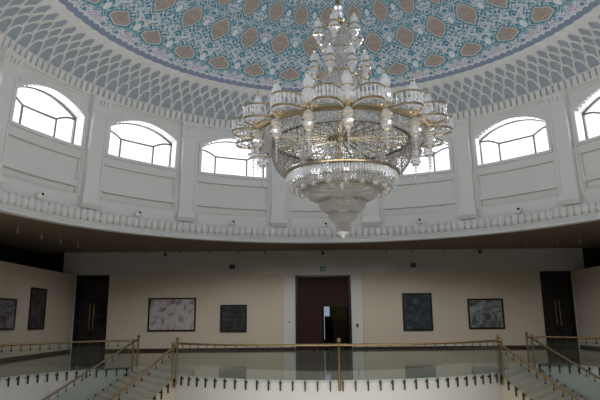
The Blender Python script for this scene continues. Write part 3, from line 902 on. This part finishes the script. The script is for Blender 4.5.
balustrade('glass balustrade along the left gallery edge behind the left stair', [(x, y, 0) for x, y in cutL], [(B_L[0] + .02, B_L[1] + .05, 0)], flip=1)
balustrade('glass balustrade along the right gallery edge behind the right stair', [(x, y, 0) for x, y in cutR], [(B_R[0] - .02, B_R[1] + .05, 0)], flip=1)

# ------------------------------------------------------------------ stairs
NS = 15; RISE = .155; GO = .292
def stair(A, B, aA, aB, side, word):
    dA = Vector((side * math.sin(R(aA)), -math.cos(R(aA)))); dB = Vector((side * math.sin(R(aB)), -math.cos(R(aB))))
    PA = lambda i: Vector(A) + dA * GO * i; PB = lambda i: Vector(B) + dB * GO * i
    root = empty('staircase', ((A[0] + B[0]) / 2, (A[1] + B[1]) / 2, ZL)); org = root.location
    for i in range(NS):
        z = -RISE * (i + 1)
        a0, a1, b0, b1 = PA(i), PA(i + 1), PB(i), PB(i + 1)
        t = MB()
        if i < NS - 1:
            t.prism([(a0.x, a0.y), (a1.x, a1.y), (b1.x, b1.y), (b0.x, b0.y)] if side < 0 else [(b0.x, b0.y), (b1.x, b1.y), (a1.x, a1.y), (a0.x, a0.y)], z - .02, z)
            t.build('tread', M['stairstone'], root, origin=org)
        rz = MB(); zt_ = z + RISE - (0.0 if i == 0 else .02)
        if i == 0: z = ZL
        rz.add([(a0.x, a0.y, z), (b0.x, b0.y, z), (b0.x, b0.y, zt_), (a0.x, a0.y, zt_)], [(0, 1, 2, 3)])
        rz.build('riser', M['wall_white'], root, origin=org)
    for P, nm in ((PA, 'inner'), (PB, 'outer')):
        s = MB()
        for i in range(NS - 1):
            p, q = P(i), P(i + 1); z = -RISE * (i + 1)
            s.add([(p.x, p.y, ZL), (q.x, q.y, ZL), (q.x, q.y, z), (p.x, p.y, z)], [(0, 1, 2, 3)])
        s.build('stringer', M['cream'] if nm == 'inner' else M['stairstone'], root, origin=org)
    tag(root, 'beige stone staircase descending from the gallery at the %s of the bowed floor edge' % word, 'staircase', 'paired staircases')
    for P, nm, fl in ((PA, 'inner', -1 if side < 0 else 1), (PB, 'outer', 1 if side < 0 else -1)):
        pts = [(P(i).x, P(i).y, -RISE * i) for i in range(NS)]
        d0 = dA if nm == 'inner' else dB
        side_of = 'near the picture centre' if nm == 'inner' else 'farther from the picture centre'
        p0 = P(0)
        balustrade('sloping glass balustrade of the %s stair, its %s side %s' % (word, nm, side_of), pts, [(p0.x + d0.x * .18, p0.y + d0.y * .18, -.12)], slope=True, flip=-fl if False else fl)
stair(A_L, B_L, 30, 41, -1, 'left')
stair(A_R, B_R, 27, 36, 1, 'right')

# ------------------------------------------------------------------ chandelier
CH = empty('chandelier', (0, 0, 4.02)); CO = (0, 0, 4.02)
tag(CH, 'huge tiered crystal and gold chandelier hanging under the blue painted dome', 'chandelier')
def cb_(mb, name, mat, parent=CH, smooth=False): return mb.build(name, mat, parent, smooth, origin=CO)
def interp(prof, t):
    L = [0]
    for a, b in zip(prof, prof[1:]): L.append(L[-1] + math.hypot(b[0] - a[0], b[1] - a[1]))
    s = t * L[-1]
    for k in range(len(prof) - 1):
        if s <= L[k + 1] + 1e-9:
            f = (s - L[k]) / max(L[k + 1] - L[k], 1e-9)
            return (prof[k][0] + (prof[k + 1][0] - prof[k][0]) * f, prof[k][1] + (prof[k + 1][1] - prof[k][1]) * f)
    return prof[-1]
def net(prof, n, m, r, h=None, jit=.15):
    mb = MB()
    for i in range(n):
        for k in range(m):
            q = interp(prof, k / max(m - 1, 1)); a = 2 * PI * (i + .5 * (k % 2)) / n
            s = r * random.uniform(1 - jit, 1 + jit)
            mb.bead((q[0] * math.sin(a), q[0] * math.cos(a), q[1]), s, (h or r) * random.uniform(1 - jit, 1 + jit))
    return mb
def ring(r, z, w, h, n=96):
    mb = MB(); mb.lathe([(r - w, z - h / 2), (r, z - h / 2), (r + w * .3, z), (r, z + h / 2), (r - w, z + h / 2), (r - w, z - h / 2)], n); return mb
# suspension
mb = MB(); mb.tube([(0, 0, 11.2), (0, 0, dome_z(.05) + .01)], .07, 12); mb.lathe([(.35, 0), (.3, -.12), (.1, -.2), (.07, -.3)], 24, (0, 0, dome_z(.05)))
cb_(mb, 'suspension_rod', M['brass'])
mb = MB(); mb.tube([(0, 0, 4.45), (0, 0, 11.2)], .05, 10); cb_(mb, 'inner_shaft', M['gold'])
mb = MB(); mb.lathe([(.03, 10.86), (.16, 10.92), (.20, 11.02), (.14, 11.14), (.18, 11.24), (.08, 11.34)], 14); cb_(mb, 'top_vase', M['crystal_dense'])
mb = MB(); mb.lathe([(.1, 10.58), (.2, 10.64), (.24, 10.70), (.18, 10.76), (.22, 10.82), (.08, 10.88)], 16); cb_(mb, 'top_collar', M['gold'])
# upper column of beads
cb_(net([(.46, 9.78), (.44, 10.05), (.34, 10.35), (.18, 10.58)], 28, 10, .05), 'canopy_net', M['crystal'])
cb_(net([(.46, 9.0), (.42, 9.4), (.45, 9.78)], 30, 11, .05), 'upper_net', M['crystal'])
cb_(net([(.62, 8.05), (.5, 8.4), (.5, 9.0)], 34, 12, .05), 'column_net', M['crystal'])
cb_(net([(1.0, 7.35), (.8, 7.6), (.66, 8.0)], 44, 9, .05), 'column_foot_net', M['crystal'])
for nm, r, z in (('column_ring', .48, 9.78), ('column_ring', .52, 9.0), ('column_ring', .66, 8.05)): cb_(ring(r, z, .05, .05, 48), nm, M['gold'])
# arms
def arms(n, prof, rad, off=0.0):
    for k in range(n):
        a = 2 * PI * (k + off) / n; m = MB()
        m.tube([(p[0] * math.sin(a), p[0] * math.cos(a), p[1]) for p in prof], rad, 6); cb_(m, 'gold_arm', M['gold'])
arms(6, [(.18, 10.62), (.30, 10.66), (.46, 10.52), (.58, 10.30), (.64, 10.16)], .025, .25)
arms(8, [(.5, 8.95), (.66, 8.82), (.78, 8.78), (.82, 8.86)], .025, .5)
arms(8, [(.66, 8.0), (1.1, 7.75), (1.7, 7.5), (2.2, 7.25), (2.5, 7.14)], .022)
# small turret used for the two upper rings
def small_turret(name, r, z, s, n, off):
    proto = None
    for k in range(n):
        a = 2 * PI * (k + off) / n
        if proto is None:
            b = MB(); b.lathe([(.02, -.30), (.08, -.24), (.05, -.16), (.13, -.06), (.17, .06), (.15, .18), (.07, .24), (.12, .34), (.13, .44), (.06, .56), (.02, .62)], 10)
            b.v = [(p[0] * s, p[1] * s, p[2] * s) for p in b.v]; t = b.build(name, M['crystal_dense'], CH)
            for gn, pr in (('gold_collar', [(.10, -.01), (.14, .0), (.18, .05), (.16, .08), (.1, .06)]), ('gold_band', [(.06, .22), (.11, .25), (.10, .3), (.05, .3)]), ('finial', [(.03, .6), (.04, .64), (.005, .78)]), ('drop', [(.005, -.42), (.035, -.36), (.02, -.3)])):
                g = MB(); g.lathe(pr, 12); g.v = [(p[0] * s, p[1] * s, p[2] * s) for p in g.v]; g.build(gn, M['gold'], t)
            proto = t
        else: t = dup(proto)
        t.location = (r * math.sin(a), r * math.cos(a), z - CO[2])
small_turret('upper_turret', .82, 9.05, .95, 8, .5)
small_turret('top_turret', .64, 10.22, .95, 6, .25)
# main ring
mb = ring(2.60, 7.02, .10, .17, 128); cb_(mb, 'gold_ring', M['gold'])
cb_(ring(2.30, 7.2, .04, .05, 96), 'inner_ring', M['gold'])
NT = 16
proto = None
for k in range(NT):
    a = BAY * k
    if proto is None:
        org = Vector((0, 2.58, 7.1))
        b = MB(); b.lathe([(.09, .04), (.17, .12), (.19, .26), (.16, .40), (.10, .47), (.135, .54), (.14, .66), (.09, .78), (.04, .86)], 10)
        t = b.build('turret', M['crystal_dense'], CH)
        for nm, pr in (('base_collar', [(.06, -.08), (.15, -.04), (.17, .03), (.1, .06)]), ('gold_band', [(.11, .45), (.145, .47), (.11, .5)]), ('finial', [(.05, .84), (.06, .87), (.02, .92), (.03, .95), (.004, 1.06)])):
            g = MB(); g.lathe(pr, 12); g.build(nm, M['gold'], t)
        p = MB(); p.lathe([(.04, -.10), (.10, -.16), (.16, -.24), (.17, -.34), (.12, -.40), (.15, -.46), (.145, -.56), (.09, -.66), (.03, -.70)], 10)
        p.build('pendant_lamp', M['crystal_dense'], t)
        for z, r in ((-.37, .155), (-.29, .18), (-.56, .16), (-.66, .10)):
            g = MB(); g.lathe([(r, z - .012), (r + .02, z), (r, z + .012), (r - .02, z), (r, z - .012)], 14); g.build('gold_band', M['gold'], t)
        d = MB(); pr = []
        for i in range(6): pr += [(.008, -.70 - .1 * i), (.055 - .006 * i, -.75 - .1 * i)]
        d.lathe(pr + [(.004, -1.32)], 8); d.build('drop_string', M['crystal'], t)
        proto = t
    else: t = dup(proto)
    t.location = (2.58 * math.sin(a), 2.58 * math.cos(a), 7.1 - CO[2]); t.rotation_euler.z = -a
# balconies bulging between the turrets
proto = None
for k in range(NT):
    a = BAY * (k + .5)
    if proto is None:
        ch = 2 * 2.58 * math.sin(BAY / 2) / 2 - .10
        def bp(t, z, e=0.0):                        # local: +y outward, origin at r=2.52
            w = PI * t
            return (-(ch + e) * math.cos(w), (.70 + e) * math.sin(w) ** .8 if 0 < t < 1 else 0.0, z)
        b = MB()
        for i in range(13):
            x, y, _ = bp((i + .5) / 13, 0); q = (.032, .022)[i % 2]
            b.lathe([(.008, -.05), (q, .0), (q * .6, .08), (q, .13), (q, .18), (.010, .25)], 6, (x, y, 0))
        o = b.build('balcony', M['crystal_dense'], CH)
        for z, rr_ in ((.27, .024), (-.07, .03)):
            g = MB(); g.tube([bp(i / 16, z, .01) for i in range(17)], rr_, 6); g.build('balcony_rail', M['gold'], o)
        f = MB()
        for i in range(24):
            x, y, _ = bp((i + .5) / 24, 0)
            f.bead((x, y, -.12), .026)
        f.tube([bp(i / 24, -.11, .0) for i in range(25)], .012, 5); f.build('fringe', M['crystal'], o)
        proto = o
    else: o = dup(proto)
    o.location = (2.50 * math.sin(a), 2.50 * math.cos(a), 7.1 - CO[2]); o.rotation_euler.z = -a
# skirt, bowl, hub and spokes
cb_(net([(2.46, 6.98), (2.36, 6.85), (2.18, 6.80), (2.04, 6.86)], 110, 8, .042), 'crystal_skirt', M['crystal'])
cb_(net([(2.42, 7.1), (2.2, 7.3), (1.9, 7.35)], 100, 6, .045), 'ring_net', M['crystal'])
cb_(ring(2.02, 6.86, .06, .07, 96), 'bowl_rim', M['steel'])
bowl = [(2.02, 6.83), (2.05, 6.62), (2.03, 6.4), (1.95, 6.18), (1.80, 5.98), (1.62, 5.86)]
cb_(net(bowl, 112, 17, .022, .030), 'bowl_net', M['crystal_smoke'])
w_ = MB()
for i in range(56):
    a = 2 * PI * i / 56
    w_.tube([(interp(bowl, t / 10)[0] * math.sin(a), interp(bowl, t / 10)[0] * math.cos(a), interp(bowl, t / 10)[1]) for t in range(11)], .006, 4, caps=False)
cb_(w_, 'bowl_wire', M['steel'])
mb = MB(); mb.lathe([(.001, 6.88), (.10, 6.9), (.18, 6.97), (.22, 7.05), (.12, 7.15), (.001, 7.16)], 20); cb_(mb, 'hub', M['gold'])
for k in range(24):
    a = 2 * PI * k / 24; m = MB(); m.tube([(.2 * math.sin(a), .2 * math.cos(a), 7.02), (2.0 * math.sin(a), 2.0 * math.cos(a), 6.9)], .024, 5); cb_(m, 'spoke', M['gold'])
for k in range(8):
    a = 2 * PI * (k + .5) / 8; m = MB(); m.tube([(1.2 * math.sin(a), 1.2 * math.cos(a), 6.95), (1.2 * math.sin(a), 1.2 * math.cos(a), 5.9)], .016, 5); m.lathe([(.02, 6.2), (.1, 6.25), (.12, 6.4), (.05, 6.5)], 10, (1.2 * math.sin(a), 1.2 * math.cos(a), 0))
    cb_(m, 'inner_lamp', M['crystal_dense'])
# fringe tier
cb_(ring(1.64, 5.90, .08, .07, 96), 'fringe_ring', M['gold'])
m = MB()
for i in range(130):
    a = 2 * PI * i / 130; m.lathe([(.010, .0), (.030, .04), (.034, .16), (.010, .21)], 5, (1.6 * math.sin(a), 1.6 * math.cos(a), 5.63))
cb_(m, 'fringe_prisms', M['crystal_dense'])
cb_(net([(1.56, 5.62), (1.50, 5.52), (1.40, 5.48)], 110, 4, .03), 'fringe_foot', M['crystal'])
cb_(net([(1.45, 5.60), (1.2, 5.64), (1.02, 5.52)], 80, 7, .036), 'tier_net', M['crystal_smoke'])
proto = None
for k in range(18):
    a = 2 * PI * k / 18
    if proto is None:
        b = MB(); b.lathe([(.03, .16), (.10, .12), (.14, .04), (.13, -.06), (.07, -.14), (.015, -.17)], 10); t = b.build('cup_lamp', M['crystal_smoke'], CH)
        g = MB(); g.lathe([(.10, .11), (.13, .13), (.10, .15), (.08, .13), (.10, .11)], 12); g.build('cup_trim', M['gold'], t); proto = t
    else: t = dup(proto)
    t.location = (1.33 * math.sin(a), 1.33 * math.cos(a), 5.50 - CO[2])
cb_(ring(1.02, 5.46, .05, .07, 72), 'lower_ring', M['gold'])
cb_(net([(1.04, 5.43), (1.02, 5.32), (.92, 5.2), (.74, 5.14), (.64, 5.16)], 76, 10, .04), 'lower_dish', M['crystal_smoke'])
cb_(ring(.64, 5.14, .03, .04, 48), 'dish_ring', M['gold'])
cb_(net([(.64, 5.12), (.66, 5.0), (.60, 4.88), (.46, 4.80), (.36, 4.78)], 56, 11, .036), 'lower_bowl', M['crystal_smoke'])
cb_(ring(.37, 4.77, .03, .03, 36), 'small_ring', M['gold'])
cb_(net([(.37, 4.75), (.385, 4.66), (.32, 4.56), (.22, 4.5)], 36, 9, .036), 'small_bowl', M['crystal_smoke'])
cb_(net([(.20, 4.5), (.19, 4.36), (.185, 4.22)], 20, 10, .033), 'tassel', M['crystal_smoke'])
m = MB(); m.lathe([(.15, 4.24), (.19, 4.2), (.17, 4.16), (.08, 4.13), (.05, 4.08), (.004, 4.03)], 14); cb_(m, 'bottom_finial', M['crystal_dense'])

# ------------------------------------------------------------------ light
w = bpy.data.worlds.new('sky'); scene.world = w; w.use_nodes = True
nt = w.node_tree; bg = nt.nodes['Background']
bg.inputs[0].default_value = (.93, .96, 1.0, 1); bg.inputs[1].default_value = 1.5
for k in range(NB):
    th = k * BAY
    L = bpy.data.lights.new('sky_light', 'AREA'); L.shape = 'RECTANGLE'; L.size = 3.0; L.size_y = 1.8
    L.energy = 172; L.color = (.97, .98, 1.0)
    o = bpy.data.objects.new('sky_light', L); COL.objects.link(o)
    p = Vector((12.9 * math.sin(th), 12.9 * math.cos(th), 9.9)); o.location = p
    o.rotation_euler = (Vector((0, 0, 8.2)) - p).to_track_quat('-Z', 'Z').to_euler()
# area lamp added as fill, standing in for daylight from the lower hall
L = bpy.data.lights.new('lower_hall_fill', 'AREA'); L.size = 13; L.size_y = 10; L.shape = 'RECTANGLE'; L.energy = 700; L.color = (1, .96, .9)
o = bpy.data.objects.new('lower_hall_fill', L); COL.objects.link(o); o.location = (0, -5, -2.25); o.rotation_euler = (R(180), 0, 0)

SL = bpy.data.lights.new('gallery_fill', 'SPOT'); SL.energy = 310; SL.color = (1, .975, .94); SL.spot_size = R(78); SL.spot_blend = 1.0; SL.shadow_soft_size = .12
for i in range(9):                                 # unseen fill spots added behind the drum lip to brighten the gallery walls
    a = R(-44 + 11 * i)
    o = bpy.data.objects.new('gallery_fill', SL); COL.objects.link(o); o.location = (12.5 * math.sin(a), 12.5 * math.cos(a), ZC - .1)
    tgt = Vector((17 * math.sin(a), 17.5 * math.cos(a), 1.2))
    o.rotation_euler = (tgt - o.location).to_track_quat('-Z', 'Y').to_euler()
L = bpy.data.lights.new('room_fill', 'POINT'); L.energy = 45; L.color = (1, .85, .6); L.shadow_soft_size = .3  # unseen fill added to brighten the room behind the centre door
o = bpy.data.objects.new('room_fill', L); COL.objects.link(o); o.location = (2.5, yb + 2.2, 3.0)
# ------------------------------------------------------------------ camera
cam = bpy.data.cameras.new('camera'); co_ = bpy.data.objects.new('camera', cam); COL.objects.link(co_)
cam.sensor_width = 36; cam.lens = 560.1 / 600 * 36
yaw, pitch, roll = -.0015, .2089, -.0088
fw = Vector((math.sin(yaw) * math.cos(pitch), math.cos(yaw) * math.cos(pitch), math.sin(pitch)))
r0 = Vector((math.cos(yaw), -math.sin(yaw), 0)); u0 = r0.cross(fw)
rr_ = r0 * math.cos(roll) + u0 * math.sin(roll); uu = -r0 * math.sin(roll) + u0 * math.cos(roll)
Mx = Matrix(((rr_.x, uu.x, -fw.x), (rr_.y, uu.y, -fw.y), (rr_.z, uu.z, -fw.z))).to_4x4()
Mx.translation = Vector((-1.2, -15.84, 1.8)); co_.matrix_world = Mx
cam.clip_start = .05; cam.clip_end = 200
scene.camera = co_
scene.view_settings.view_transform = 'Standard'
scene.view_settings.look = 'None'
scene.view_settings.exposure = 0.0
